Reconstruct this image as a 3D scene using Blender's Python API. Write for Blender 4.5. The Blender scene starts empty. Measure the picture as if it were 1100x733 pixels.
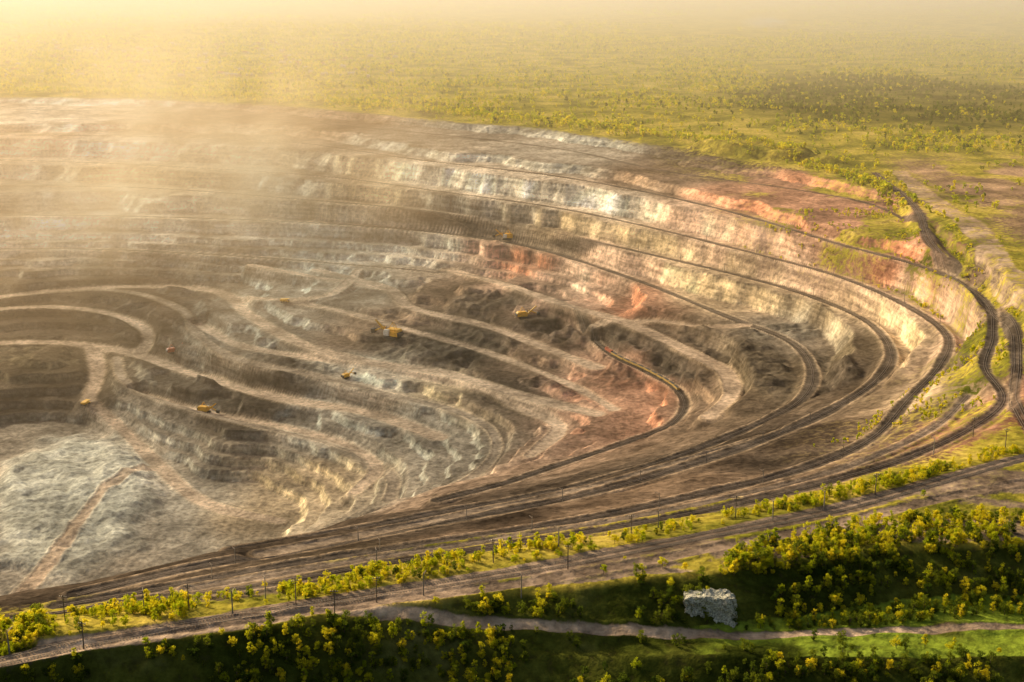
import bpy, math, random, time
import numpy as np
from mathutils import Vector, Matrix
random.seed(3); rng=np.random.default_rng(5)
sc=bpy.context.scene
# ------------------------------------------------------------------ survey
# contour survey of the quarry: each reading (east reading, depression reading, elevation) is
# triangulated from the survey station into world metres; everything is then built in world space
H=280.0;F=1527.8;P=math.radians(15.6)
def un(u,v,z):
    a=P+math.atan((v-366.5)/F)
    y=(H-z)/math.tan(a)
    d=y*math.cos(P)+(H-z)*math.sin(P)
    return (u-550)/F*d,y,z
D={
'A':"-150,98,0 0,100,0 200,104,0 350,112,0 480,125,0 600,135,0 700,148,0 790,160,0 870,182,-2 930,200,-3 985,225,-3 1030,262,-3 1075,300,-2 1110,340,-2 1130,400,-2 1120,450,0",
'A2':"1060,492,0 980,515,0 900,535,0 800,556,0 700,572,0 600,588,0 500,603,0 400,622,0 300,640,0 200,652,0 100,662,0 0,680,0 -100,700,0",
'B':"-100,118,-12 0,118,-12 200,122,-12 400,138,-12 600,160,-12 720,185,-12 850,203,-12 930,218,-12 985,245,-12 1030,285,-12",
'T1':"-100,145,-24 0,145,-24 200,148,-24 300,152,-24 450,172,-24 600,190,-24 700,208,-24 800,232,-24 900,262,-24 1000,290,-24 1056,322,-22 1066,362,-18 1058,395,-15 1078,430,-12 1040,462,-10 980,490,-10 900,515,-8 800,540,-6 700,560,-5 600,577,-5 500,592,-5 400,608,-5 300,625,-5 200,640,-5 100,652,-6 0,668,-6",
'F':"-100,172,-52 0,172,-52 200,180,-52 350,190,-52 480,207,-52 600,224,-52 700,245,-52 800,270,-52 900,297,-52 985,335,-50 1018,362,-48 1010,392,-45 975,430,-42 935,472,-38 860,505,-32 760,530,-26 640,556,-20 500,580,-16 350,602,-13 200,628,-11 60,652,-9",
'F2':"1040,425,-24 1010,455,-22 960,482,-20 880,512,-17 780,537,-14 650,562,-10 500,586,-10 350,609,-9 200,634,-8",
'H':"-100,200,-75 0,200,-75 150,202,-75 330,215,-75 450,226,-75 550,241,-75 700,274,-75 800,298,-75 860,315,-75 930,345,-73 957,378,-71 945,405,-68 890,442,-62 800,480,-54 700,512,-46 600,538,-38 480,560,-30 350,585,-24 200,612,-18 80,640,-15",
'H2':"820,471,-68 740,495,-60 640,523,-50 520,549,-40 400,573,-30 280,596,-24",
'I':"-100,232,-100 0,232,-100 100,232,-100 300,238,-100 450,248,-100 560,264,-100 680,300,-100 780,340,-100 850,368,-98 873,400,-96 860,430,-92 800,462,-84 700,500,-74 600,528,-62 480,550,-50 350,575,-40 250,592,-32",
'J':"-100,268,-135 0,268,-135 100,268,-135 250,275,-135 380,285,-135 480,295,-135 560,318,-135 620,350,-135 660,383,-135 700,402,-135 728,420,-135 735,438,-135 718,458,-135 660,480,-133 600,500,-125 540,520,-110 470,538,-95",
'K':"-100,320,-170 0,318,-170 120,312,-170 190,330,-170 215,362,-170 260,388,-170 330,402,-170 420,425,-170 490,442,-170 525,460,-170 534,482,-170 512,510,-168 470,530,-160",
'M':"125,385,-200 135,410,-200 180,432,-200 260,455,-200 340,472,-200 395,492,-200 422,515,-200 418,538,-198",
'FL':"60,450,-232 110,455,-233 150,480,-235 200,500,-235 270,520,-235 320,540,-235 310,562,-235 240,590,-235 150,620,-235 50,640,-235 -50,650,-235 100,540,-238 -100,520,-235 0,400,-202 -100,410,-205 60,400,-200 390,558,-190 420,545,-145",
'HID':"-60,652,-70 -60,652,-130 -60,652,-190 30,646,-60 30,646,-110 30,646,-160 30,646,-205 90,640,-60 90,640,-110 90,640,-160 90,640,-205 150,630,-60 150,630,-110 150,630,-160 150,630,-205 210,614,-65 210,614,-110 210,614,-160 210,614,-205 270,597,-110 270,597,-160 270,597,-205 330,580,-110 330,580,-160 380,562,-75",
'haul1':"-40,325,-172 60,312,-170 150,308,-169 230,313,-166 270,340,-163 330,372,-161 400,390,-160 480,402,-158 560,425,-152 640,445,-148",
'haul2':"-60,372,-195 40,368,-196 100,372,-197 150,382,-198 200,400,-196 300,428,-190 400,445,-186 470,470,-183",
'haul3':"150,382,-198 160,360,-190 120,338,-182 60,330,-176 -40,335,-175",
'haul4':"340,290,-140 420,312,-141 440,330,-143 520,350,-143 580,372,-143 640,395,-140",
'haul5':"95,430,-215 130,460,-228 170,500,-235 230,545,-236 300,560,-235",
'haul6':"100,375,-198 105,400,-207 95,430,-215",
'haul7':"480,290,-132 540,305,-125 600,325,-118 680,350,-115 740,378,-115 780,400,-113 785,425,-110 762,448,-106",
'haul8':"300,322,-150 380,338,-148 450,358,-150 520,378,-152 575,398,-150 625,420,-148 660,440,-146",
'haul9':"215,350,-178 260,372,-170 350,388,-166 430,402,-165 500,418,-164 560,440,-160 600,458,-155 570,490,-150",
'haul10':"150,425,-212 240,447,-205 320,463,-203 380,482,-203 405,505,-205 380,530,-210",
'haul11':"270,285,-138 350,300,-140 420,312,-141",
'haul12':"230,313,-166 300,322,-150 350,318,-143 385,290,-136",
'haul13':"640,350,-122 700,345,-112 760,352,-104 800,350,-100",
'haul14':"170,500,-235 120,530,-236 60,600,-236 20,640,-235",
'raila':"940,186,0 985,225,-2 1000,262,-8 1040,300,-12 1085,345,-10 1092,390,-8 1090,430,-5 1110,470,-2",
'outroadR':"965,185,0 1000,215,0 1040,240,0 1080,290,0 1130,340,0",
'road1':"1160,480,0 1100,492,0 1000,520,0 900,547,0 750,577,0 600,607,0 450,632,0 250,664,0 100,690,-1 0,712,-1 -80,728,-1",
'road1b':"1160,512,0 1100,520,0 1000,540,0 880,568,0 760,592,0 640,615,0 500,636,0 380,652,0 250,680,-3 100,705,-6 0,730,-8",
'edge1':"1200,575,-1 1100,585,-1 950,592,-1 850,605,-1 760,618,-1 650,630,-1 500,645,-1 350,668,-2 150,700,-6 0,725,-9",
'road2':"1200,672,-16 1100,674,-16 900,680,-16 700,686,-16 500,690,-16 300,698,-16 150,712,-16 50,730,-17",
'edge2':"1200,702,-16 1000,705,-16 800,705,-16 650,706,-16 450,712,-17 250,728,-18",
'poles':"70,665,0 155,655,0 203,655,0 285,640,0 318,650,0 405,612,0 530,605,0 600,590,0 678,575,0 707,568,0 790,555,0 885,548,0 940,532,0 1003,485,-5 1045,470,-5 10,700,0 90,695,0 250,660,0 360,668,-2 455,640,0 610,612,0 830,560,0 1080,480,0 560,660,-10 405,665,-8",
}
def parse(s): return np.array([un(*[float(q) for q in t.split(',')]) for t in s.split()])
W={k:parse(s) for k,s in D.items()}
def smooth(p,step=14.0):
    out=[]
    n=len(p)
    for i in range(n-1):
        p0=p[max(i-1,0)];p1=p[i];p2=p[i+1];p3=p[min(i+2,n-1)]
        L=np.linalg.norm(p2-p1);m=max(2,int(L/step))
        l0=max(np.linalg.norm(p1-p0),1e-3);l3=max(np.linalg.norm(p3-p2),1e-3)
        t1=((p2-p1)/L+(p1-p0)/l0)*0.5*L if i>0 else (p2-p1)
        t2=((p3-p2)/l3+(p2-p1)/L)*0.5*L if i<n-2 else (p2-p1)
        t=np.linspace(0,1,m,endpoint=False)[:,None]
        out.append((2*t**3-3*t**2+1)*p1+(t**3-2*t**2+t)*t1+(-2*t**3+3*t**2)*p2+(t**3-t**2)*t2)
    out.append(p[-1:])
    return np.vstack(out)
S={k:smooth(v) for k,v in W.items() if k not in('poles','FL','HID')}
# ------------------------------------------------------------------ noise
TAB=rng.random((256,256)).astype(np.float32)
def vn(x,y,s,seed=0):
    X=x/s+seed*17.3;Y=y/s+seed*31.7
    xi=np.floor(X).astype(np.int32);yi=np.floor(Y).astype(np.int32)
    fx=X-xi;fy=Y-yi
    fx=fx*fx*(3-2*fx);fy=fy*fy*(3-2*fy)
    xi&=255;yi&=255;x1=(xi+1)&255;y1=(yi+1)&255
    a=TAB[xi,yi];b=TAB[x1,yi];c=TAB[xi,y1];d=TAB[x1,y1]
    return (a*(1-fx)+b*fx)*(1-fy)+(c*(1-fx)+d*fx)*fy
CR,SR_=math.cos(.6),math.sin(.6)
def fbm(x,y,s,seed=0,o=4,g=0.5):
    r=0;a=1;t=0
    for i in range(o):
        r=r+a*vn(x,y,s,seed+i*3);t+=a;a*=g;s*=0.47
        x,y=x*CR-y*SR_,x*SR_+y*CR
    return r/t*2-1
def sst(a,b,x):
    t=np.clip((x-a)/(b-a),0,1);return t*t*(3-2*t)
# ------------------------------------------------------------------ spline surface
cp=[]
def every(p,d):
    out=[p[0]];
    for q in p[1:]:
        if np.linalg.norm(q-out[-1])>d: out.append(q)
    return np.array(out)
for k in('A','A2','B','T1','F','H','I','J','K','M'): cp.append(every(S[k],55))
for k in('haul1','haul2','haul4','haul5','haul6','haul7','haul8','haul9','haul10'): cp.append(every(S[k],110))
cp.append(W['FL']);cp.append(W['HID'])
for k in('road1','edge1','outroadR'):
    q=every(S[k],70).copy();q[:,2]=0;cp.append(q)
ring=[]
for x in np.arange(-1500,1400,200): ring.append((x,3250,0));ring.append((x,450,0))
for y in np.arange(600,3300,200): ring.append((1250,y,0))
for y in (1000,1400,1800,2200): ring.append((700+ (2600-y)*0.05,y,0))
ring+= [(-330,500,0),(-500,560,0),(-700,640,0),(-1000,800,-20),(-1700,900,0),(-1700,1500,-40),(-1700,2300,-20),(-1600,2900,0)]
cp.append(np.array(ring,float))
cp=np.vstack(cp)
keep=[]
for i,q in enumerate(cp):
    if all((q[0]-cp[j][0])**2+(q[1]-cp[j][1])**2>16**2 for j in keep): keep.append(i)
cp=cp[keep]
n=len(cp);X=cp[:,:2]/1000
def ker(r2): return 0.5*r2*np.log(r2+1e-12)
K=ker(((X[:,None]-X[None])**2).sum(2))+np.eye(n)*2e-6
Pm=np.hstack([np.ones((n,1)),X])
Amat=np.block([[K,Pm],[Pm.T,np.zeros((3,3))]])
sol=np.linalg.solve(Amat,np.concatenate([cp[:,2],np.zeros(3)]))
GS=10.0
gx=np.arange(-1700,1300,GS);gy=np.arange(420,3300,GS)
GX,GY=np.meshgrid(gx,gy)
q=np.stack([GX.ravel(),GY.ravel()],1)/1000
hh=np.empty(len(q))
for i in range(0,len(q),8000):
    c=q[i:i+8000]
    hh[i:i+8000]=ker((c**2).sum(1)[:,None]+(X**2).sum(1)[None]-2*c@X.T+1e-9)@sol[:n]+sol[n]+c@sol[n+1:]
HC=hh.reshape(GX.shape)
def bil(G,x,y):
    fx=np.clip((x-gx[0])/GS,0,len(gx)-1.001);fy=np.clip((y-gy[0])/GS,0,len(gy)-1.001)
    i=fx.astype(int);j=fy.astype(int);a=fx-i;b=fy-j
    return (G[j,i]*(1-a)+G[j,i+1]*a)*(1-b)+(G[j+1,i]*(1-a)+G[j+1,i+1]*a)*b
# ------------------------------------------------------------------ main grid
def ext(lo,hi,first):
    a=[lo];s=first
    while a[-1]<hi: s*=1.16;a.append(a[-1]+s)
    return np.array(a[1:])
xc=np.concatenate([np.arange(-1320,-440,3.0),np.arange(-440,440,1.6),np.arange(440,900,2.8)])
xs=np.concatenate([-ext(1320,30000,3.0)[::-1],xc,ext(900,30000,2.8)])
yc=[470.0]
while yc[-1]<2950: yc.append(yc[-1]+1.0+(yc[-1]-470)*0.0015)
yc=np.array(yc)
ys=np.concatenate([-ext(-470,3000,1.2)[::-1],yc,ext(yc[-1],45000,4.7)])
NX=len(xs);NY=len(ys)
GXm,GYm=np.meshgrid(xs,ys)
x=GXm.astype(np.float64);y=GYm.astype(np.float64)
wx=x+14*fbm(x,y,70,1,3);wy=y+14*fbm(x,y,70,5,3)
h0=bil(HC,wx,wy)
edge=np.minimum.reduce([sst(-1690,-1450,x),sst(1290,1150,x),sst(3280,3000,y),sst(425,470,y)])
h0=np.clip(h0,-238,0.5)*edge
pit=sst(-1.5,-6,h0)
hs=h0.copy()
nearB=sst(1200,1080,y)*sst(-150,-115,h0)
deep=sst(-95,-135,h0)*sst(-238,-222,h0)
h=h0+pit*(1-.6*nearB)*(2.6*fbm(x,y,120,9,4)+1.0*fbm(x,y,28,12,3))+deep*(5*fbm(x,y,90,14,4)+2.5*fbm(x,y,30,15,3))
L=np.array([30,0,-12,-24,-52,-75,-100,-118,-127,-135,-144,-152,-161,-170,-178,-185,-193,-200,-209,-218,-227,-236,-260.])
idx=np.clip(np.searchsorted(-L,-h,side='right')-1,0,len(L)-2)
La=L[idx];Lb=L[idx+1]
f=(La-h)/(La-Lb)
lo=0.31+0.12*vn(x,y,60,21);hi=lo+0.15+0.14*vn(x,y,45,23)
pf=np.clip((f-lo)/(hi-lo),0,1)
ht=La-(La-Lb)*(0.08*f+0.92*pf)
terr=pit*(0.88+0.12*vn(x,y,150,31))*(1-.8*nearB)
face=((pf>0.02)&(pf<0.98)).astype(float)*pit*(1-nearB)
h=h*(1-terr)+ht*terr
h=np.where(pit>0,h,h0)
def yof(k,x,sl=slice(None)):
    p=W[k][sl];o=np.argsort(p[:,0]);return np.interp(x,p[o,0],p[o,1])
e1=yof('edge1',x)+5*fbm(x,y,40,41,3);e2=yof('edge2',x)+4*fbm(x,y,35,43,3)
bank=-np.clip((e1-y)*0.5,0,15.5)-np.clip((e2-y)*0.5,0,18)
h=h+bank
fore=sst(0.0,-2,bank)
rough=pit*(0.5+0.5*vn(x,y,90,51))
h=h+rough*(1.1*fbm(x,y,14,53,3)+0.6*fbm(x,y,5,57,2))
h=h+(1-pit)*0.6*fbm(x,y,30,61,3)*sst(6000,2500,y)
h=h+(1-pit)*sst(2600,5000,y)*22*fbm(x,y,1600,63,2)
h=h+fore*1.6*fbm(x,y,16,65,3)
h=h-face*3.0*np.abs(fbm(x,y,19,71,3))
def blob(u,v,z,rx,ry,ang=0):
    c=un(u,v,z);ca,sa=math.cos(ang),math.sin(ang)
    dx=x-c[0];dy=y-c[1]
    return sst(1.15,0.6,np.sqrt(((dx*ca+dy*sa)/rx)**2+((-dx*sa+dy*ca)/ry)**2)+0.25*fbm(x,y,40,81,3))
M1=np.zeros_like(x)
for b in [(690,372,-122,70,85),(740,385,-118,45,90),(815,400,-108,28,110),(885,395,-90,22,90),(600,350,-130,80,50),(500,370,-150,110,50),(540,330,-140,90,40),(840,352,-95,60,30),(300,400,-178,110,50),(430,365,-155,60,30)]:
    M1=np.maximum(M1,blob(*b))
cone=np.abs(fbm(x,y,22,83,2));h=h+M1*(3.5*(0.6-cone)*2.0+2*vn(x,y,60,85)+1.5*fbm(x,y,6,87,2))
RP=blob(75,520,-225,80,180,0.25)
h=h+RP*(13*(1-np.abs(fbm(x+0.4*y,y*0.4,75,91,3)))+2.2*fbm(x,y,14,93,3))
SR=blob(815,168,-2,120,28,-0.75);h=h+SR*(16+6*fbm(x,y,40,95,3))
# ------------------------------------------------------------------ roads
ROADS=[('B',6,0),('raila',10,0),('T1',8,0),('F',8,0),('F2',6,1),('H',9,0),('H2',8,1),('I',9,0),('J',8,0),('K',9,1),('M',9,1),
('haul8',11,2),('haul9',12,2),('haul10',11,2),('haul11',12,2),('haul12',12,2),('haul13',11,2),('haul14',12,2),
('haul1',17,2),('haul2',17,2),('haul3',13,2),('haul4',15,2),('haul5',15,2),('haul6',15,2),('haul7',14,2),('outroadR',24,2),
('road1',11,0),('road1b',7,2),('road2',5,2)]
rmask=np.zeros_like(x);rkind=np.zeros_like(x);berm=np.zeros_like(x)
for k,w,kind in ROADS:
    p=S[k];R=w/2+16
    gi0,gi1=np.searchsorted(xs,[p[:,0].min()-R,p[:,0].max()+R]);gj0,gj1=np.searchsorted(ys,[p[:,1].min()-R,p[:,1].max()+R])
    sl=(slice(gj0,gj1),slice(gi0,gi1));xl=x[sl];yl=y[sl]
    best=np.full(xl.shape,1e9);zz=np.zeros_like(xl)
    for a,b in zip(p[:-1],p[1:]):
        i0,i1=np.searchsorted(xs,[min(a[0],b[0])-R,max(a[0],b[0])+R])-gi0;j0,j1=np.searchsorted(ys,[min(a[1],b[1])-R,max(a[1],b[1])+R])-gj0
        if i1<=i0 or j1<=j0: continue
        X_=xl[j0:j1,i0:i1];Y_=yl[j0:j1,i0:i1]
        dx,dy=b[0]-a[0],b[1]-a[1];l2=dx*dx+dy*dy+1e-9
        t=np.clip(((X_-a[0])*dx+(Y_-a[1])*dy)/l2,0,1)
        d=np.hypot(X_-a[0]-t*dx,Y_-a[1]-t*dy)
        m=d<best[j0:j1,i0:i1]
        best[j0:j1,i0:i1]=np.where(m,d,best[j0:j1,i0:i1]);zz[j0:j1,i0:i1]=np.where(m,a[2]+t*(b[2]-a[2]),zz[j0:j1,i0:i1])
    wn=w/2*(1+0.3*(vn(xl,yl,50,101)-.5)*2)
    bl=sst(wn+(5 if k[:4]=='road' else 11),wn,best)
    if k in('road1b','road2','outroadR','haul14'): zz=h[sl]
    h[sl]=h[sl]*(1-bl)+zz*bl
    mk=sst(wn+1.2,wn-0.6,best)
    if k=='outroadR': mk=mk*(.35+.65*vn(xl,yl,9,107))
    be=np.exp(-((best-wn-1.5)/1.1)**2)*(0.6+0.8*vn(xl,yl,9,103))
    if kind!=0 or k in('I','J','H','F','T1'): h[sl]+=1.0*be*bl; berm[sl]=np.maximum(berm[sl]*(1-bl),be)
    rmask[sl]=np.maximum(rmask[sl],mk);rkind[sl]=np.where(mk>0.3,kind,rkind[sl])
    face[sl]*=(1-bl);M1[sl]*=(1-bl)
Z=h
def zat(px,py):
    i=int(np.clip(np.searchsorted(xs,px)-1,0,NX-2));j=int(np.clip(np.searchsorted(ys,py)-1,0,NY-2))
    a=(px-xs[i])/(xs[i+1]-xs[i]);b=(py-ys[j])/(ys[j+1]-ys[j])
    return float((Z[j,i]*(1-a)+Z[j,i+1]*a)*(1-b)+(Z[j+1,i]*(1-a)+Z[j+1,i+1]*a)*b)
def gat(G,px,py):
    i=np.clip(np.searchsorted(xs,px),0,NX-1);j=np.clip(np.searchsorted(ys,py),0,NY-1);return G[j,i]
# ------------------------------------------------------------------ colours
PAL=dict(g=(.30,.285,.24),d=(.085,.07,.056),b=(.25,.175,.12),r=(.60,.27,.16),p=(.74,.52,.39),w=(.74,.68,.56),y=(.60,.47,.29),l=(.38,.385,.34),o=(.16,.13,.085))
CS="50,125,-10,w 30,150,-24,p 100,157,-30,w 200,132,-14,b 350,132,-12,b 450,150,-16,g 600,168,-15,l 790,168,-8,d 700,195,-18,b 850,215,-18,r 930,238,-18,r 980,265,-18,r 480,196,-40,w 560,208,-40,w 650,224,-40,w 760,245,-40,p 850,270,-40,p 950,305,-40,p 1010,340,-40,p 400,200,-50,y 300,200,-60,g 150,190,-60,y 50,220,-90,g 50,245,-110,w 600,235,-65,y 700,262,-65,y 800,288,-65,y 900,320,-65,y 970,355,-60,y 500,230,-70,g 400,260,-115,l 440,268,-118,w 560,280,-112,r 650,285,-95,p 760,318,-90,y 850,345,-90,g 910,380,-85,o 600,300,-118,p 680,325,-112,r 660,360,-122,d 720,390,-125,d 820,400,-105,o 880,400,-85,d 760,420,-118,b 310,300,-145,l 380,315,-143,g 480,320,-140,b 540,340,-145,d 510,375,-150,d 590,395,-148,b 645,410,-145,r 690,425,-140,r 620,405,-142,p 560,415,-152,d 400,350,-150,b 300,345,-160,g 400,405,-168,w 480,425,-165,y 300,415,-180,d 350,450,-190,l 450,455,-180,l 480,490,-180,g 250,440,-192,d 150,345,-180,d 60,345,-180,d 50,390,-200,o 40,430,-212,d 80,480,-220,l 60,560,-238,l 130,510,-235,w 200,530,-235,l 180,570,-235,l 280,545,-235,y 300,505,-220,y 250,485,-225,g 150,610,-235,g 50,610,-235,l 600,520,-60,d 500,555,-40,d 400,580,-25,d 750,490,-65,d 850,460,-60,d 300,600,-20,d 700,530,-38,b 850,490,-38,d 1000,420,-35,y 1020,450,-15,r 960,450,-38,b 900,495,-25,b 1040,380,-25,o 1060,300,-10,b 600,560,-12,b 800,515,-20,b 1050,250,-3,b 1000,200,-3,b 400,600,-6,o"
cs=[t.split(',') for t in CS.split()]
cpts=np.array([un(*map(float,t[:3])) for t in cs]);ccol=np.array([PAL[t[3]] for t in cs])
HC2=np.clip(HC,-238,0)
num=np.zeros(HC.shape+(3,));den=np.zeros(HC.shape)
for c,col in zip(cpts,ccol):
    d2=(GX-c[0])**2+(GY-c[1])**2*0.6+(5*(HC2-c[2]))**2+30**2
    w_=1/d2**2.2;num+=w_[...,None]*col;den+=w_
CF=num/den[...,None]
w2x=x+35*fbm(x,y,90,111,3);w2y=y+35*fbm(x,y,90,117,3)
C=np.stack([bil(CF[...,i],w2x,w2y) for i in range(3)],-1)
C*=(1.0+0.5*fbm(x,y,35,121,3)[...,None])
lum=C.mean(-1,keepdims=True)
flat=((1-face)*pit*(1-M1)*(1-RP))[...,None]
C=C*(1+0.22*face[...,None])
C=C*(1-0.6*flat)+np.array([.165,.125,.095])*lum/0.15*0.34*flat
C=C*(1-0.75*M1[...,None])+np.array([.085,.07,.055])*(0.5+1.1*vn(x,y,7,131))[...,None]*0.75*M1[...,None]
C=C*(1-RP[...,None]*0.7)+np.array([.42,.42,.37])*RP[...,None]*0.7
C=C*(1-SR[...,None])+np.array([.17,.155,.13])*SR[...,None]
dark=np.array([.09,.075,.062]);haul=np.array([.46,.35,.26]);mid=np.array([.30,.24,.185])
rc=np.where((rkind==0)[...,None],dark,np.where((rkind==1)[...,None],mid,haul))
rc=rc*(0.8+0.5*vn(x,y,25,141))[...,None]
C=C*(1-0.85*rmask[...,None])+rc*0.85*rmask[...,None]
C=C+berm[...,None]*np.array([.24,.18,.12])*pit[...,None]*0.9
nv=fbm(x,y,60,151,5)
veg=(1-pit)*(1-rmask)*0.95
up=sst(-70,-15,hs)*sst(150,420,x)*pit*(1-face*0.6)*(1-rmask)
veg=np.maximum(veg,up*sst(-0.1,0.25,nv+0.15)*0.85)
nearb=sst(-14,-5,hs)*sst(900,700,y)*(1-rmask)
veg=np.maximum(veg,nearb*sst(-0.1,0.3,nv)*.8)
inbetween=((y<=yof('road1',x)+8)&(y>e1+2)&(y<1300)).astype(float)*(1-fore)
bare=inbetween*sst(0.25,-0.1,fbm(x,y*2.5,60,161,3))
veg=veg*(1-bare*0.9)
oR=sst(455,530,x)*sst(1060,1200,y)*sst(2050,1800,y)*sst(900,760,x)
veg=veg*(1-oR*sst(-.45,.0,fbm(x,y,70,169,4))*.9)
C=C*(1-oR[...,None])+np.array([.32,.21,.14])*(.6+.8*vn(x,y,20,171))[...,None]*oR[...,None]
C=np.where((inbetween>0.5)[...,None],np.array([.25,.19,.145])*(0.6+0.8*vn(x,y,8,163))[...,None]*(0.7+0.6*vn(x,y*3,30,165))[...,None],C)
C=np.clip(C,0.02,0.85)
grass=((y<e1-27)&(y>e2+1)&(x>55)).astype(float)*sst(50,100,x)*(1-rmask)*sst(-.5,0,fbm(x,y,25,167,3))
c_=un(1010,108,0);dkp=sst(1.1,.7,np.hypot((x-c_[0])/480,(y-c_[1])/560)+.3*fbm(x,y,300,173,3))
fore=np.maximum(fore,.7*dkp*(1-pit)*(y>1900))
# ------------------------------------------------------------------ mesh
me=bpy.data.meshes.new('terrain')
nv_=NX*NY
co=np.empty((nv_,3),np.float32);co[:,0]=x.ravel();co[:,1]=y.ravel();co[:,2]=Z.ravel()
me.vertices.add(nv_);me.vertices.foreach_set('co',co.ravel())
ii=np.arange(NX-1)[None,:]+NX*np.arange(NY-1)[:,None]
quads=np.stack([ii,ii+1,ii+NX+1,ii+NX],-1).reshape(-1,4).astype(np.int32)
nf=len(quads)
me.loops.add(nf*4);me.loops.foreach_set('vertex_index',quads.ravel())
me.polygons.add(nf);me.polygons.foreach_set('loop_start',np.arange(0,nf*4,4,dtype=np.int32))
me.polygons.foreach_set('use_smooth',np.ones(nf,bool))
me.update()
def vattr(name,arr):
    a=me.attributes.new(name,'FLOAT','POINT');a.data.foreach_set('value',arr.ravel().astype(np.float32))
ca=me.attributes.new('col','FLOAT_COLOR','POINT')
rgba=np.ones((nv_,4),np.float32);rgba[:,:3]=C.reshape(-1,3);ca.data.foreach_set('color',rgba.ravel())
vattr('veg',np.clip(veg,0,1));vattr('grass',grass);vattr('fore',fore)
ter=bpy.data.objects.new('terrain',me);sc.collection.objects.link(ter)
# ------------------------------------------------------------------ materials
def newmat(n):
    m=bpy.data.materials.new(n);m.use_nodes=True;nt=m.node_tree
    for k in list(nt.nodes): nt.nodes.remove(k)
    out=nt.nodes.new('ShaderNodeOutputMaterial');return m,nt,out
def N(nt,t,**kw):
    nd=nt.nodes.new(t)
    for k,v in kw.items():
        if k in nd.inputs: nd.inputs[k].default_value=v
        else: setattr(nd,k,v)
    return nd
def mix(nt,fac,a,b,bt='MIX'):
    m=nt.nodes.new('ShaderNodeMix');m.data_type='RGBA';m.blend_type=bt
    for s,i in((fac,0),(a,6),(b,7)):
        if isinstance(s,bpy.types.NodeSocket): nt.links.new(s,m.inputs[i])
        else: m.inputs[i].default_value=s if i==0 else (*s,1)
    return m.outputs[2]
def ramp(nt,src,stops):
    r=nt.nodes.new('ShaderNodeValToRGB');el=r.color_ramp.elements
    while len(el)<len(stops): el.new(0.5)
    for e,(p,c) in zip(el,stops): e.position=p;e.color=(*c,1) if not isinstance(c,(float,int)) else (c,c,c,1)
    nt.links.new(src,r.inputs[0]);return r.outputs[0]
m,nt,out=newmat('earth')
geo=N(nt,'ShaderNodeNewGeometry');pos=geo.outputs['Position']
def noise(s,det=4,rough=.55,vec=None):
    nn=N(nt,'ShaderNodeTexNoise');nn.inputs['Scale'].default_value=s;nn.inputs['Detail'].default_value=det;nn.inputs['Roughness'].default_value=rough
    nt.links.new(vec or pos,nn.inputs['Vector']);return nn.outputs['Fac']
acol=N(nt,'ShaderNodeAttribute',attribute_name='col').outputs['Color']
aveg=N(nt,'ShaderNodeAttribute',attribute_name='veg').outputs['Fac']
agr=N(nt,'ShaderNodeAttribute',attribute_name='grass').outputs['Fac']
n1=noise(.2,5,.64)
v1=ramp(nt,n1,[(.33,.58),(.67,1.42)])
rock=mix(nt,1.0,acol,v1,'MULTIPLY')
v2=ramp(nt,noise(.04,4,.6),[(.3,.68),(.7,1.32)])
rock=mix(nt,1.0,rock,v2,'MULTIPLY')
sp=N(nt,'ShaderNodeVectorMath',operation='MULTIPLY');nt.links.new(pos,sp.inputs[0]);sp.inputs[1].default_value=(.012,.012,.2)
v3=ramp(nt,noise(1.0,3,.6,sp.outputs[0]),[(.35,.68),(.65,1.32)])
rock=mix(nt,1.0,rock,v3,'MULTIPLY')
vg=ramp(nt,noise(.012,7,.68),[(.33,(.07,.08,.013)),(.44,(.20,.19,.028)),(.55,(.40,.33,.055)),(.70,(.58,.43,.14))])
vg2=ramp(nt,n1,[(.3,.5),(.7,1.5)])
vg=mix(nt,1.0,vg,vg2,'MULTIPLY')
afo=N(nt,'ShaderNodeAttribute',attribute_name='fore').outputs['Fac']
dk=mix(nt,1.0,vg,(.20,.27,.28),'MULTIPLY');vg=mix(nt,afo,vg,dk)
gr=mix(nt,1.0,vg2,(.20,.27,.03),'MULTIPLY');vg=mix(nt,agr,vg,gr)
vn_=ramp(nt,n1,[(.38,0.0),(.55,1.0)])
mm=N(nt,'ShaderNodeMath',operation='MULTIPLY_ADD');nt.links.new(aveg,mm.inputs[0]);mm.inputs[1].default_value=2.0
sub=N(nt,'ShaderNodeMath',operation='SUBTRACT');nt.links.new(vn_,sub.inputs[0]);sub.inputs[1].default_value=1.0
nt.links.new(sub.outputs[0],mm.inputs[2]);mm.use_clamp=True
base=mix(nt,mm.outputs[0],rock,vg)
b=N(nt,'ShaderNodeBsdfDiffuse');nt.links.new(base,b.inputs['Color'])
bp=N(nt,'ShaderNodeBump');bp.inputs['Strength'].default_value=1.0;bp.inputs['Distance'].default_value=1.5
nt.links.new(n1,bp.inputs['Height']);nt.links.new(bp.outputs[0],b.inputs['Normal'])
nt.links.new(b.outputs[0],out.inputs['Surface'])
me.materials.append(m)
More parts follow.
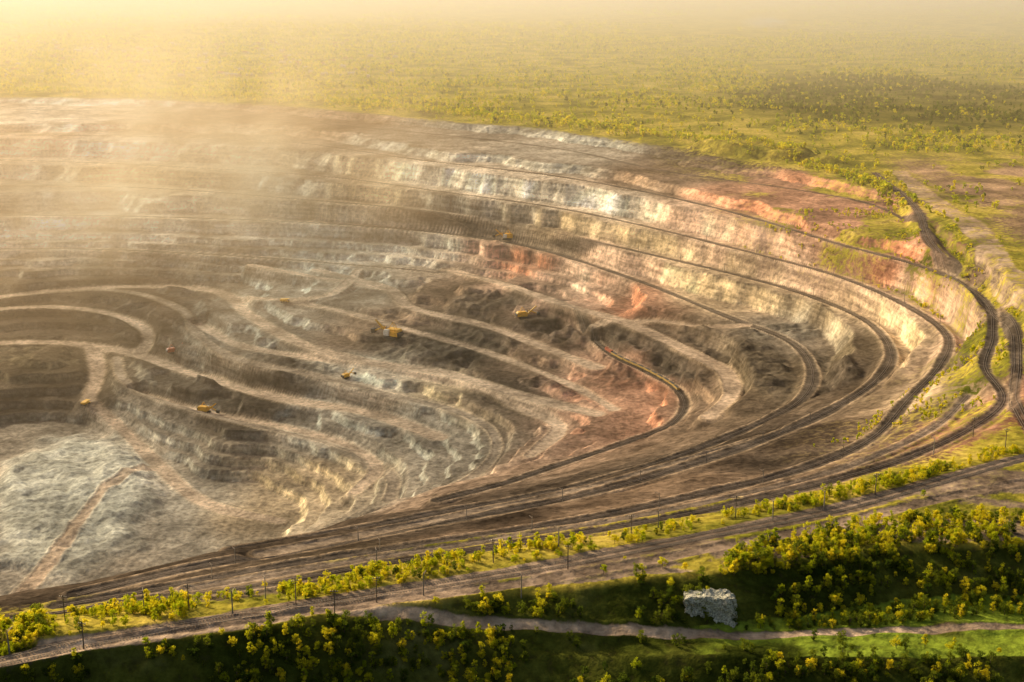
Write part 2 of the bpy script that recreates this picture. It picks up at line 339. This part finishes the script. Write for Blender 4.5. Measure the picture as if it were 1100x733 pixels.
def plainmat(name,col,rough=.6,metal=0,var=.25,s=.8,bump=0):
    m,nt,out=newmat(name)
    p=N(nt,'ShaderNodeBsdfPrincipled');p.inputs['Roughness'].default_value=rough;p.inputs['Metallic'].default_value=metal
    tc=N(nt,'ShaderNodeTexCoord');nn=N(nt,'ShaderNodeTexNoise');nn.inputs['Scale'].default_value=s;nn.inputs['Detail'].default_value=4
    nt.links.new(tc.outputs['Object'],nn.inputs['Vector'])
    r=ramp(nt,nn.outputs['Fac'],[(.3,tuple(c*(1-var) for c in col)),(.7,tuple(min(1,c*(1+var)) for c in col))])
    nt.links.new(r,p.inputs['Base Color']);nt.links.new(p.outputs[0],out.inputs['Surface'])
    if bump:
        b_=N(nt,'ShaderNodeBump');b_.inputs['Distance'].default_value=bump;nt.links.new(nn.outputs['Fac'],b_.inputs['Height']);nt.links.new(b_.outputs[0],p.inputs['Normal'])
    return m
def leafmat(name,c1,c2):
    m,nt,out=newmat(name)
    oi=N(nt,'ShaderNodeObjectInfo');c=ramp(nt,oi.outputs['Random'],[(0,c1),(1,c2)])
    a=N(nt,'ShaderNodeBsdfDiffuse');t=N(nt,'ShaderNodeBsdfTranslucent');nt.links.new(c,a.inputs[0])
    c3=mix(nt,1.0,c,(2.0,1.95,1.2),'MULTIPLY');nt.links.new(c3,t.inputs[0])
    ms=N(nt,'ShaderNodeMixShader');ms.inputs[0].default_value=.6;nt.links.new(a.outputs[0],ms.inputs[1]);nt.links.new(t.outputs[0],ms.inputs[2]);nt.links.new(ms.outputs[0],out.inputs['Surface']);return m
leafY=leafmat('spring_leaves',(.24,.29,.014),(.52,.46,.035))
leafD=leafmat('dark_leaves',(.04,.07,.012),(.14,.17,.02))
bark=plainmat('bark',(.10,.075,.05),.9)
# ------------------------------------------------------------------ trees
def tree_mesh(name,ht,rad,nclump,nleaf,ls,seed,base=.22,leaf=None):
    r=random.Random(seed);V=[];Fc=[];mi=[]
    def cyl(a,b,r0,r1,k=5):
        a=Vector(a);b=Vector(b);d=(b-a).normalized();u=d.orthogonal().normalized();w=d.cross(u);s=len(V)
        for i in range(k):
            t=2*math.pi*i/k;o=u*math.cos(t)+w*math.sin(t);V.append(a+o*r0);V.append(b+o*r1)
        for i in range(k):
            j=(i+1)%k;Fc.append((s+2*i,s+2*j,s+2*j+1,s+2*i+1));mi.append(1)
    cyl((0,0,-.4),(r.uniform(-.2,.2),r.uniform(-.2,.2),ht*.75),ht*.03,ht*.01)
    for c in range(nclump):
        zf=r.uniform(base,1)**.9;a=r.uniform(0,6.28);prof=math.sin(math.pi*min(1,(zf-base*.6)/(1.08-base*.6)))**.6
        rr=rad*prof*r.uniform(.25,.95);cx,cy,cz=rr*math.cos(a),rr*math.sin(a),zf*ht
        if c%2==0: cyl((0,0,cz*.6),(cx,cy,cz),ht*.012,ht*.004,3)
        cr=rad*r.uniform(.28,.45)
        for l in range(nleaf):
            d=Vector((r.gauss(0,1),r.gauss(0,1),r.gauss(0,.8))).normalized()*cr*r.uniform(.5,1)
            p=Vector((cx,cy,cz))+d;nrm=(d.normalized()+Vector((r.uniform(-1,1),r.uniform(-1,1),r.uniform(-.5,1)))).normalized()
            u=nrm.orthogonal().normalized();w=nrm.cross(u);t=r.uniform(0,3.14);u,w=u*math.cos(t)+w*math.sin(t),w*math.cos(t)-u*math.sin(t)
            s=ls*r.uniform(.6,1.3);k=len(V);V.extend([p-u*s,p-w*s*.6,p+u*s,p+w*s*.6]);Fc.append((k,k+1,k+2,k+3));mi.append(0)
    m=bpy.data.meshes.new(name);m.from_pydata([tuple(v) for v in V],[],Fc);m.polygons.foreach_set('material_index',mi);m.materials.append(leaf or leafY);m.materials.append(bark);m.update()
    return bpy.data.objects.new(name,m)
cn=bpy.data.collections.new('near_trees');cf=bpy.data.collections.new('far_trees');cd=bpy.data.collections.new('dark_trees')
for i in range(6): cn.objects.link(tree_mesh('tree',random.uniform(5.5,9.5),random.uniform(2.0,3.6),20,30,.36,i,.12 if i%2 else .25))
for i in range(4): cd.objects.link(tree_mesh('tree',random.uniform(6,9),random.uniform(2.4,3.6),20,30,.36,40+i,.1,leafD))
for i in range(4): cf.objects.link(tree_mesh('tree',random.uniform(7,9),random.uniform(3,4.5),9,9,1.1,20+i,.1))
def scatter(name,pts,coll):
    m=bpy.data.meshes.new(name);m.from_pydata([p[:3] for p in pts],[],[])
    a=m.attributes.new('scl','FLOAT','POINT');a.data.foreach_set('value',[p[3] for p in pts])
    ob=bpy.data.objects.new(name,m);sc.collection.objects.link(ob)
    ng=bpy.data.node_groups.new(name,'GeometryNodeTree')
    ng.interface.new_socket('Geometry',in_out='INPUT',socket_type='NodeSocketGeometry');ng.interface.new_socket('Geometry',in_out='OUTPUT',socket_type='NodeSocketGeometry')
    gi=ng.nodes.new('NodeGroupInput');go=ng.nodes.new('NodeGroupOutput')
    ip=ng.nodes.new('GeometryNodeInstanceOnPoints');ci=ng.nodes.new('GeometryNodeCollectionInfo');ci.inputs['Collection'].default_value=coll
    ci.inputs['Separate Children'].default_value=True;ci.inputs['Reset Children'].default_value=True
    ip.inputs['Pick Instance'].default_value=True
    rv=ng.nodes.new('FunctionNodeRandomValue');rv.data_type='INT';
    [s for s in rv.inputs if s.name=='Max' and s.type=='INT'][0].default_value=50
    rz=ng.nodes.new('FunctionNodeRandomValue');rz.data_type='FLOAT_VECTOR';rz.inputs[0].default_value=(-.08,-.08,0);rz.inputs[1].default_value=(.08,.08,6.28)
    na=ng.nodes.new('GeometryNodeInputNamedAttribute');na.data_type='FLOAT';na.inputs['Name'].default_value='scl'
    l=ng.links.new
    l(gi.outputs[0],ip.inputs['Points']);l(ci.outputs[0],ip.inputs['Instance'])
    l([s for s in rv.outputs if s.type=='INT'][0],ip.inputs['Instance Index']);l(rz.outputs[0],ip.inputs['Rotation'])
    l([s for s in na.outputs if s.enabled][0],ip.inputs['Scale']);l(ip.outputs[0],go.inputs[0])
    md=ob.modifiers.new('scatter','NODES');md.node_group=ng;return ob
def cand(n,x0,x1,y0,y1): return rng.uniform(x0,x1,n),rng.uniform(y0,y1,n)
near=[];darkt=[];px,py=cand(90000,-420,520,480,1000)
rm=gat(rmask,px,py);cl=fbm(px,py,26,201,3);cl3=fbm(px,py,55,207,2)
yt=yof('A2',px);yr=yof('road1',px);ye=yof('edge1',px);ye2=yof('edge2',px);yb=yof('road1b',px)
for i in range(len(px)):
    X_,Y_=px[i],py[i]
    if rm[i]>.05: continue
    prob=0;s=.6;dk_=.1
    if yr[i]+7<Y_<yt[i]+(26 if X_<-60 else 12):
        prob=.5*(cl[i]>-.16)*(.35+.9*(cl3[i]>-.3))+.06;s=random.uniform(.2,.65)+.3*(random.random()<.15)
        if X_<-80: prob*=1.5
    elif yb[i]+4<Y_<yr[i]-7: prob=.04*(cl[i]>.1)+(.2*(cl[i]>-.1) if X_<-60 else 0);s=random.uniform(.25,.6)
    elif ye[i]-4<Y_<yb[i]-4:
        prob=.08*(cl[i]>.0)
        if X_>100: prob=.55*(cl[i]>-.25)*(Y_<ye[i]+32)
        if X_<-60: prob=.5*(cl[i]>-.2)
        s=random.uniform(.35,.95);dk_=.2
    elif ye[i]-45<Y_<=ye[i]-4:
        prob=.35*(cl[i]>.0);s=random.uniform(.3,.85);dk_=.8
        if X_>120: prob=.45*(cl[i]>-.15);dk_=.55
        if X_<0: prob=.5*(cl[i]>-.15);dk_=.45
    elif Y_<=ye[i]-45:
        s=random.uniform(.3,.85);dk_=.7
        if X_<20: prob=.5*(cl[i]>-.15);dk_=.5
        elif ye2[i]<Y_: prob=.03
        else: prob=.4*(cl[i]>-.1)
    if random.random()<prob: (darkt if random.random()<dk_ else near).append((X_,Y_,zat(X_,Y_)-.1,s))
scatter('tree_grove',near,cn);scatter('thicket',darkt,cd)
far=[]
px,py=cand(62000,-1500,1500,1100,4500)
hsv=gat(hs,px,py);rm=gat(rmask,px,py);cl=fbm(px,py,170,211,5);ft=gat(face,px,py);oRv=gat(oR,px,py);dkv=gat(dkp,px,py);dfar=[]
for i in range(len(px)):
    X_,Y_=px[i],py[i]
    if rm[i]>.05 or abs(X_)>Y_*.45+60: continue
    if hsv[i]<-2:
        if X_>330 and hsv[i]>-40 and ft[i]<.5 and cl[i]>.05 and random.random()<.5: far.append((X_,Y_,zat(X_,Y_)-.1,random.uniform(.25,.6)))
        continue
    if oRv[i]>.3 and random.random()<.75: continue
    if random.random()<(.95 if cl[i]>-.02 else .22): (dfar if random.random()<.08+.75*dkv[i] else far).append((X_,Y_,zat(X_,Y_)-.2,random.uniform(.4,1.1)))
px,py=cand(14000,-4200,4200,4200,8500);cl=fbm(px,py,350,221,5)
for i in range(len(px)):
    if abs(px[i])<py[i]*.45 and cl[i]>.0: far.append((px[i],py[i],zat(px[i],py[i])-.3,random.uniform(1.0,1.9)))
# dense tree line just outside the far rim
pA=S['A']
for q in pA:
    if q[1]<1500: continue
    for _ in range(7):
        X_=q[0]+random.uniform(-12,12);Y_=q[1]+random.uniform(12,70)
        if gat(rmask,X_,Y_)<.05: far.append((X_,Y_,zat(X_,Y_)-.2,random.uniform(.5,1.1)))
scatter('distant_forest',far,cf)
cg=bpy.data.collections.new('far_dark_trees')
for i in range(3): cg.objects.link(tree_mesh('tree',random.uniform(7,9),random.uniform(3,4.5),9,9,1.1,60+i,.1,leafD))
scatter('distant_woodland',dfar,cg)
bsh=[];px,py=cand(14000,200,480,900,1600);hsv=gat(hs,px,py);rm=gat(rmask,px,py);ft=gat(face,px,py);cl=fbm(px,py,40,231,3)
for i in range(len(px)):
    if -45<hsv[i] and rm[i]<.05 and ft[i]<.5 and cl[i]>-.05 and random.random()<.35: bsh.append((px[i],py[i],zat(px[i],py[i])-.1,random.uniform(.2,.5)))
scatter('bush_scrub',bsh,cf)
# ------------------------------------------------------------------ machines
YEL=plainmat('yellow_paint',(.80,.44,.03),.5);BLK=plainmat('dark_steel',(.05,.048,.045),.6);GLS=plainmat('cab_glass',(.04,.05,.06),.15)
RED=plainmat('red_oxide_paint',(.40,.10,.04),.6);STL=plainmat('rail_steel',(.30,.25,.21),.45,.6);WD=plainmat('weathered_wood',(.13,.10,.07),.9);CON=plainmat('sleeper_concrete',(.22,.20,.17),.9);WHT=plainmat('white_paint',(.75,.73,.68),.5)
OCH=plainmat('ochre_wagon_paint',(.46,.30,.08),.7)
class MB:
    def __init__(s): s.V=[];s.F=[];s.M=[];s.mats=[]
    def mi(s,m):
        if m not in s.mats: s.mats.append(m)
        return s.mats.index(m)
    def prism(s,prof,y0,y1,m):
        k=len(s.V);n=len(prof)
        for yy in(y0,y1):
            for a,b in prof: s.V.append((a,yy,b))
        i=s.mi(m)
        s.F.append(tuple(k+j for j in range(n)));s.M.append(i);s.F.append(tuple(k+n+j for j in reversed(range(n))));s.M.append(i)
        for j in range(n): s.F.append((k+j,k+n+j,k+n+(j+1)%n,k+(j+1)%n));s.M.append(i)
    def beam(s,a,b,w,h,m,w2=None,h2=None):
        a=Vector(a);b=Vector(b);d=(b-a).normalized();up=Vector((0,0,1)) if abs(d.z)<.98 else Vector((1,0,0))
        r=d.cross(up).normalized();u=r.cross(d);k=len(s.V)
        for p,ww,hh_ in((a,w,h),(b,w2 or w,h2 or h)):
            for q,t in((-1,-1),(1,-1),(1,1),(-1,1)): s.V.append(tuple(p+r*q*ww/2+u*t*hh_/2))
        i=s.mi(m)
        for f in((0,1,2,3),(7,6,5,4),(0,4,5,1),(1,5,6,2),(2,6,7,3),(3,7,4,0)): s.F.append(tuple(k+j for j in f));s.M.append(i)
    def wheel(s,c,r,w,m,k=12):
        prof=[(c[0]+r*math.cos(2*math.pi*i/k),c[2]+r*math.sin(2*math.pi*i/k)) for i in range(k)];s.prism(prof,c[1]-w/2,c[1]+w/2,m)
    def mesh(s,name):
        me=bpy.data.meshes.new(name);me.from_pydata(s.V,[],s.F);me.polygons.foreach_set('material_index',s.M)
        for m in s.mats: me.materials.append(m)
        me.update();return me
    def obj(s,name,loc=(0,0,0),rz=0,sc_=1,bev=.06):
        o=bpy.data.objects.new(name,s.mesh(name));sc.collection.objects.link(o);o.location=loc;o.rotation_euler=(0,0,rz);o.scale=(sc_,)*3
        if bev:
            b=o.modifiers.new('bevel','BEVEL');b.width=bev;b.segments=1
        return o
def excavator_mesh(body):
    b=MB()
    for sy in(-2.6,2.6):
        pr=[(-4.2,.1),(4.2,.1),(5,.7),(5,1.3),(4.2,1.9),(-4.2,1.9),(-5,1.3),(-5,.7)];b.prism(pr,sy-.8,sy+.8,BLK)
    b.beam((-2.5,0,1.3),(2.5,0,1.3),4,.9,BLK)
    b.prism([(-2,1.9),(2,1.9),(2,2.48),(-2,2.48)],-2,2,BLK)
    b.prism([(-6.5,2.5),(3.5,2.5),(3.5,6.2),(2.6,7.0),(-5.6,7.0),(-6.5,6.2)],-3.1,1.9,body)
    b.prism([(-7.4,2.7),(-6.51,2.7),(-6.51,5.4),(-7.4,5.0)],-3,3,BLK)
    b.prism([(-6.3,2.5),(-.2,2.5),(-.2,5.6),(-6.3,5.6)],1.92,3.1,body)
    b.prism([(.2,2.6),(4.3,2.6),(4.6,4.4),(4.0,6.6),(.2,6.6)],2.0,3.7,WHT)
    b.prism([(4.35,4.3),(4.62,4.5),(4.2,6.1),(3.95,6.0)],2.15,3.55,GLS)
    b.beam((3.4,0,3.4),(13.2,0,11.4),1.5,1.6,body,.9,.9)
    b.beam((-3.5,-1.2,7),(-1,-.6,11.4),.35,.35,body);b.beam((-3.5,1.2,7),(-1,.6,11.4),.35,.35,body);b.beam((2,0,7),(-1,0,11.4),.35,.35,body)
    b.beam((-1,-.4,11.4),(13,-.4,11.6),.12,.12,BLK);b.beam((-1,.4,11.4),(13,.4,11.6),.12,.12,BLK)
    b.beam((5.2,0,7.6),(14.2,0,3.8),.8,.9,body);b.beam((13,0,11.3),(14.6,0,5),.1,.1,BLK)
    b.prism([(13.6,2.4),(15.9,2.0),(16.6,4.9),(14.2,5.3),(13.4,4.2)],-1.5,1.5,BLK)
    for t in(-1.1,-.4,.4,1.1): b.beam((15.9,t,2.2),(16.9,t,1.7),.25,.25,STL)
    return b
def truck():
    b=MB()
    for wx_,wy_ in((-2.9,-2),(-2.9,2),(3,-2),(3,2)): b.wheel((wx_,wy_,1.2),1.2,1.1,BLK)
    b.beam((-4.4,0,1.6),(4.6,0,1.6),2.4,.8,BLK)
    b.prism([(-5,2.6),(-4.3,2.1),(2.0,2.3),(2.4,4.4),(4.9,4.7),(4.9,5.0),(1.9,4.9),(-5,4.2)],-2.4,2.4,YEL)
    b.prism([(2.6,1.5),(5,1.5),(5.2,2.9),(2.6,2.98)],-2.1,2.1,YEL)
    b.prism([(2.7,3.0),(4.5,3.0),(4.3,4.4),(2.7,4.4)],.2,2.1,WHT);b.prism([(4.5,3.2),(4.58,3.2),(4.38,4.2),(4.3,4.2)],.35,1.95,GLS)
    return b
def place(builder,name,u,v,z,rz,s=1,bev=.06):
    c=un(u,v,z);return builder.obj(name,(c[0],c[1],zat(c[0],c[1])-.1),rz,s,bev=bev)
for u,v,z,rz,s,mt in [(421,362,-150,2.6,1.7,YEL),(562,350,-143,.3,1.2,YEL),(220,438,-200,-.4,1.1,YEL),(186,388,-198,.5,1.0,RED),(545,258,-98,3.0,1.2,YEL),(372,402,-165,.8,.8,YEL)]:
    place(excavator_mesh(mt),'mining_excavator',u,v,z,rz,s)
for u,v,z,rz in [(306,326,-150,-.3),(92,434,-215,1.2)]:
    place(truck(),'dump_truck',u,v,z,rz,1.1)
def arclen(p): return np.concatenate([[0],np.cumsum(np.linalg.norm(np.diff(p[:,:2],axis=0),axis=1))])
def wagon(c1):
    b=MB();b.beam((-5.6,0,1.2),(5.6,0,1.2),2.4,.38,BLK)
    b.prism([(-5.7,1.4),(5.7,1.4),(5.9,3.2),(-5.9,3.2)],-1.5,1.5,c1);b.prism([(-5.3,3.21),(0,3.7),(5.3,3.21)],-1.2,1.2,BLK)
    for q in(-4.6,-3,3,4.6):
        b.wheel((q,-.8,.5),.5,.2,BLK,8);b.wheel((q,.8,.5),.5,.2,BLK,8)
    return b
def loco(c1):
    b=MB();b.beam((-8,0,1.3),(8,0,1.3),2.8,.58,BLK)
    b.prism([(-8,1.6),(8,1.6),(8.2,2.8),(7.4,4.4),(4.8,4.4),(4.6,3.6),(-4.6,3.6),(-4.8,4.4),(-7.4,4.4),(-8.2,2.8)],-1.5,1.5,c1)
    b.prism([(7.55,3.0),(8.15,3.0),(7.6,4.1),(7.5,4.1)],-1.3,1.3,GLS)
    for q in(-6.4,-4.6,4.6,6.4):
        b.wheel((q,-.8,.55),.55,.2,BLK,8);b.wheel((q,.8,.55),.55,.2,BLK,8)
    return b
def train(k,u0v0,count,col):
    p=S[k];d=arclen(p);c=np.array(un(*u0v0));s0=d[np.argmin(np.hypot(p[:,0]-c[0],p[:,1]-c[1]))]
    par=bpy.data.objects.new('freight_train',None);sc.collection.objects.link(par)
    for i in range(count):
        s=s0+i*12.6+(2 if i else 0);X_=np.interp(s,d,p[:,0]);Y_=np.interp(s,d,p[:,1]);X2=np.interp(s+2,d,p[:,0]);Y2=np.interp(s+2,d,p[:,1])
        o=(loco(RED) if i==0 else wagon(col)).obj('locomotive' if i==0 else 'wagon_%d'%i,(X_,Y_,zat(X_,Y_)+.25),math.atan2(Y2-Y_,X2-X_),1,bev=0);o.parent=par
train('J',(650,378,-135),12,OCH)
def track(k,off=0,sleep=None,s0=0,s1=1e9):
    p=S[k];d=arclen(p);b=MB();ss=np.arange(max(d[0],s0),min(d[-1],s1),5.0)
    X_=np.interp(ss,d,p[:,0]);Y_=np.interp(ss,d,p[:,1]);T=np.gradient(np.stack([X_,Y_],1),axis=0);T/=np.linalg.norm(T,axis=1)[:,None]+1e-9
    Nn=np.stack([-T[:,1],T[:,0]],1)
    zz=[zat(X_[i]+Nn[i,0]*off,Y_[i]+Nn[i,1]*off)+.3 for i in range(len(ss))]
    for g in(-.76,.76):
        for i in range(len(ss)-1):
            b.beam((X_[i]+Nn[i,0]*(off+g),Y_[i]+Nn[i,1]*(off+g),zz[i]),(X_[i+1]+Nn[i+1,0]*(off+g),Y_[i+1]+Nn[i+1,1]*(off+g),zz[i+1]),.16,.2,STL)
    if sleep:
        for s in np.arange(ss[0],ss[-1],sleep):
            i=min(int((s-ss[0])/5),len(ss)-2);f_=(s-ss[i])/5
            cx=X_[i]*(1-f_)+X_[i+1]*f_+Nn[i,0]*off;cy=Y_[i]*(1-f_)+Y_[i+1]*f_+Nn[i,1]*off;z_=zz[i]*(1-f_)+zz[i+1]*f_-.18
            b.beam((cx-Nn[i,0]*1.35,cy-Nn[i,1]*1.35,z_),(cx+Nn[i,0]*1.35,cy+Nn[i,1]*1.35,z_),.28,.2,CON)
    b.obj('railway_track',bev=0)
track('road1',-2.6,1.3);track('road1',2.6,1.3);track('raila',-2.2);track('raila',2.2)
for k in('T1','F','F2','H','I','J'): track(k,0)
def pole(kind):
    b=MB()
    if kind==0:
        b.beam((0,0,-.5),(0,0,9.5),.34,.34,WD,.22,.22);b.beam((-1.3,0,8.8),(1.3,0,8.8),.16,.16,WD);b.beam((-.9,0,8.0),(.9,0,8.0),.14,.14,WD)
        for q in(-1.2,-.5,.5,1.2): b.beam((q,0,8.88),(q,0,9.2),.14,.14,WHT)
        b.beam((.9,0,8.8),(0,0,7.6),.08,.08,WD);b.beam((-.9,0,8.8),(0,0,7.6),.08,.08,WD)
    else:
        b.beam((0,0,-.5),(0,0,8.5),.4,.4,CON,.26,.26);b.beam((0,0,7.6),(3.4,0,8.0),.16,.16,STL);b.beam((0,0,8.4),(3.2,0,8.0),.08,.08,STL);b.beam((3.0,0,7.9),(3.0,0,7.1),.12,.12,BLK)
    return b
pm=[pole(0).mesh('utility_pole'),pole(1).mesh('catenary_mast')]
def putpole(kind,X_,Y_,rz,s=1.1):
    o=bpy.data.objects.new(('utility_pole','catenary_mast')[kind],pm[kind]);sc.collection.objects.link(o);o.location=(X_,Y_,zat(X_,Y_));o.rotation_euler=(random.uniform(-.02,.02),random.uniform(-.02,.02),rz);o.scale=(s,)*3
for i,(X_,Y_,z_) in enumerate(W['poles']): putpole(i%2,X_,Y_,random.uniform(-.3,.5)+math.pi/2*(i%2),1.3)
for k,st in(('H',70),('F',85)):
    p=S[k];d=arclen(p)
    for s in np.arange(d[-1]*.45,d[-1]-30,st):
        X_=np.interp(s,d,p[:,0]);Y_=np.interp(s,d,p[:,1]);T=(np.interp(s+3,d,p[:,0])-X_,np.interp(s+3,d,p[:,1])-Y_);l_=math.hypot(*T)
        X2=X_-T[1]/l_*4;Y2=Y_+T[0]/l_*4
        putpole(1,X2,Y2,math.atan2(Y_-Y2,X_-X2),1)
# rock outcrop in the near bank: blocky, steep front, flat top
oc=un(762,661,-12);V=[];Fq=[];nu,nw,nd=52,26,18
def addgrid(fn,a,b):
    k=len(V)
    for i in range(a+1):
        for j in range(b+1): V.append(fn(i/a,j/b))
    for i in range(a):
        for j in range(b): Fq.append((k+i*(b+1)+j,k+(i+1)*(b+1)+j,k+(i+1)*(b+1)+j+1,k+i*(b+1)+j+1))
def nz(a,b,s,sd): return float(fbm(np.array(a+100.),np.array(b+100.),s,sd,4,.6))
def disp(X_,Y_,Z_):
    ed=max(0,abs(X_)-8)/4
    Z2=Z_-(1.2*ed*ed+1.2*nz(X_,Y_*.5,7,331))*max(0,Z_)/11
    d=2.0*nz(X_+Z_*.7,Y_+Z_*.9,3.6,301);e=2.6*nz(X_+Z_*.5,Z_*1.1-Y_,3.4,311)
    return (X_*(1-.08*max(0,Z_)/11)+d,Y_+e,Z2+1.1*nz(X_,Y_+Z_,3,321))
def fr(s,t): return disp(-12+24*s,-5+2.6*t,-2+12*t)
def tp(s,t): return disp(-12+24*s,-2.4+8*t,10)
def le(s,t): return disp(-12,5.6-10.6*s+2.6*t*s,-2+12*t)
def ri(s,t): return disp(12,-5+2.6*t*(1-s)+10.6*s,-2+12*t)
addgrid(fr,nu,nw);addgrid(tp,nu,nd);addgrid(le,nd,nw);addgrid(ri,nd,nw)
rm_=bpy.data.meshes.new('rock_outcrop');rm_.from_pydata(V,[],Fq);rm_.update();ro=bpy.data.objects.new('rock_outcrop',rm_);sc.collection.objects.link(ro);ro.location=(oc[0],oc[1],zat(oc[0],oc[1]-4)-.8)
rm_.materials.append(plainmat('grey_rock',(.42,.42,.35),.95,0,.65,1.3,.6))
# village on the far plain
b=MB();ROOF=[plainmat('tin_roof',(.55,.53,.48),.5),plainmat('clay_roof',(.36,.16,.08),.8)];WALL=plainmat('rendered_wall',(.6,.55,.46),.9)
for i in range(200):
    cx=random.uniform(-1500,-250);cy=random.uniform(3150,4300);z_=zat(cx,cy);a=random.choice([0,1])
    w_,l_,h_=random.uniform(7,10),random.uniform(10,18),random.uniform(3,5)
    k=len(b.V);pr=[(-w_/2,-.3),(w_/2,-.3),(w_/2,h_),(0,h_+2.6),(-w_/2,h_)]
    for yy in(-l_/2,l_/2):
        for q_,t_ in pr: b.V.append((cx+(q_ if a else yy),cy+(yy if a else q_),z_+t_))
    wi=b.mi(WALL);ri_=b.mi(random.choice(ROOF))
    b.F+= [(k,k+1,k+2,k+3,k+4),(k+9,k+8,k+7,k+6,k+5),(k,k+5,k+6,k+1),(k+1,k+6,k+7,k+2),(k+4,k+9,k+5,k),(k+2,k+7,k+8,k+3),(k+3,k+8,k+9,k+4)];b.M+=[wi,wi,wi,wi,wi,ri_,ri_]
b.obj('distant_village',bev=0)
# ------------------------------------------------------------------ light
SD=Vector((-.66,.62,.44)).normalized()
el=math.asin(SD.z)
sun=bpy.data.lights.new('sun','SUN');sun.energy=5;sun.angle=math.radians(.5);sun.color=(1,.79,.49)
so=bpy.data.objects.new('sun',sun);so.rotation_euler=SD.to_track_quat('Z','Y').to_euler();sc.collection.objects.link(so)
w=bpy.data.worlds.new('World');sc.world=w;w.use_nodes=True;wn_=w.node_tree
sky=wn_.nodes.new('ShaderNodeTexSky');sky.sky_type='NISHITA';sky.sun_disc=False;sky.sun_elevation=el;sky.sun_rotation=math.atan2(SD.x,SD.y)%(2*math.pi);sky.dust_density=6
bg=wn_.nodes['Background'];bg.inputs[1].default_value=.15
wn_.links.new(mix(wn_,1.0,sky.outputs[0],(1,.88,.70),'MULTIPLY'),bg.inputs[0])
# ------------------------------------------------------------------ haze
def box(name,lo,hi,dens,col,g):
    V=[(a,b,c) for a in(lo[0],hi[0]) for b in(lo[1],hi[1]) for c in(lo[2],hi[2])]
    m=bpy.data.meshes.new(name);m.from_pydata(V,[],[(0,1,3,2),(4,6,7,5),(0,4,5,1),(2,3,7,6),(0,2,6,4),(1,5,7,3)]);ob=bpy.data.objects.new(name,m);sc.collection.objects.link(ob)
    m_,nt,out=newmat(name);vs=N(nt,'ShaderNodeVolumeScatter');vs.inputs['Color'].default_value=(*col,1);vs.inputs['Density'].default_value=dens;vs.inputs['Anisotropy'].default_value=g
    nt.links.new(vs.outputs[0],out.inputs['Volume']);m.materials.append(m_)
box('haze',(-14000,1000,-400),(14000,24000,330),.00014,(1,.80,.54),.32)
box('haze',(-14000,2500,-401),(14000,24001,200),.00050,(1,.78,.48),.32)
def puff(name,c,r,rot,dens,col,nscale,th=.45,g=.5,vz=1,step=3):
    import bmesh
    m_=bpy.data.meshes.new(name);bm=bmesh.new();bmesh.ops.create_icosphere(bm,subdivisions=3,radius=1);bm.to_mesh(m_);bm.free()
    o=bpy.data.objects.new(name,m_);sc.collection.objects.link(o);o.location=c;o.scale=r;o.rotation_euler=(0,0,rot)
    m,nt,out=newmat(name);tc=N(nt,'ShaderNodeTexCoord')
    ln=N(nt,'ShaderNodeVectorMath',operation='LENGTH');nt.links.new(tc.outputs['Object'],ln.inputs[0])
    fa=ramp(nt,ln.outputs['Value'],[(.1,1.0),(.98,0.0)])
    st=N(nt,'ShaderNodeVectorMath',operation='MULTIPLY');nt.links.new(tc.outputs['Object'],st.inputs[0]);st.inputs[1].default_value=(1.3,1,vz)
    nn=N(nt,'ShaderNodeTexNoise');nn.inputs['Scale'].default_value=nscale;nn.inputs['Detail'].default_value=3;nt.links.new(st.outputs[0],nn.inputs['Vector'])
    nr=ramp(nt,nn.outputs['Fac'],[(th-.08,0.04),(th+.18,1.0)])
    a=N(nt,'ShaderNodeMath',operation='MULTIPLY');nt.links.new(fa,a.inputs[0]);nt.links.new(nr,a.inputs[1])
    b=N(nt,'ShaderNodeMath',operation='MULTIPLY');nt.links.new(a.outputs[0],b.inputs[0]);b.inputs[1].default_value=dens
    v=N(nt,'ShaderNodeVolumeScatter');v.inputs['Color'].default_value=(*col,1);v.inputs['Anisotropy'].default_value=g;nt.links.new(b.outputs[0],v.inputs['Density']);nt.links.new(v.outputs[0],out.inputs['Volume']);m_.materials.append(m)
    try: m.cycles.volume_step_rate=step
    except Exception: pass
puff('dust_cloud',(-500,1800,10),(500,880,210),.2,.0034,(1,.66,.38),3.2,.50,.4,.5,3)
c=un(822,34,0);puff('smoke_plume',(c[0],c[1],30),(95,50,24),0,.022,(1,1,1),2.2,.42,.6,1,1)
# ------------------------------------------------------------------ camera
cam=bpy.data.cameras.new('camera');co_=bpy.data.objects.new('camera',cam);sc.collection.objects.link(co_)
co_.location=(0,0,H);co_.rotation_euler=(math.pi/2-P,0,0);cam.lens=50;cam.sensor_width=36;cam.clip_end=80000;cam.clip_start=1
sc.camera=co_
sc.view_settings.view_transform='Standard';sc.view_settings.look='None';sc.view_settings.exposure=0
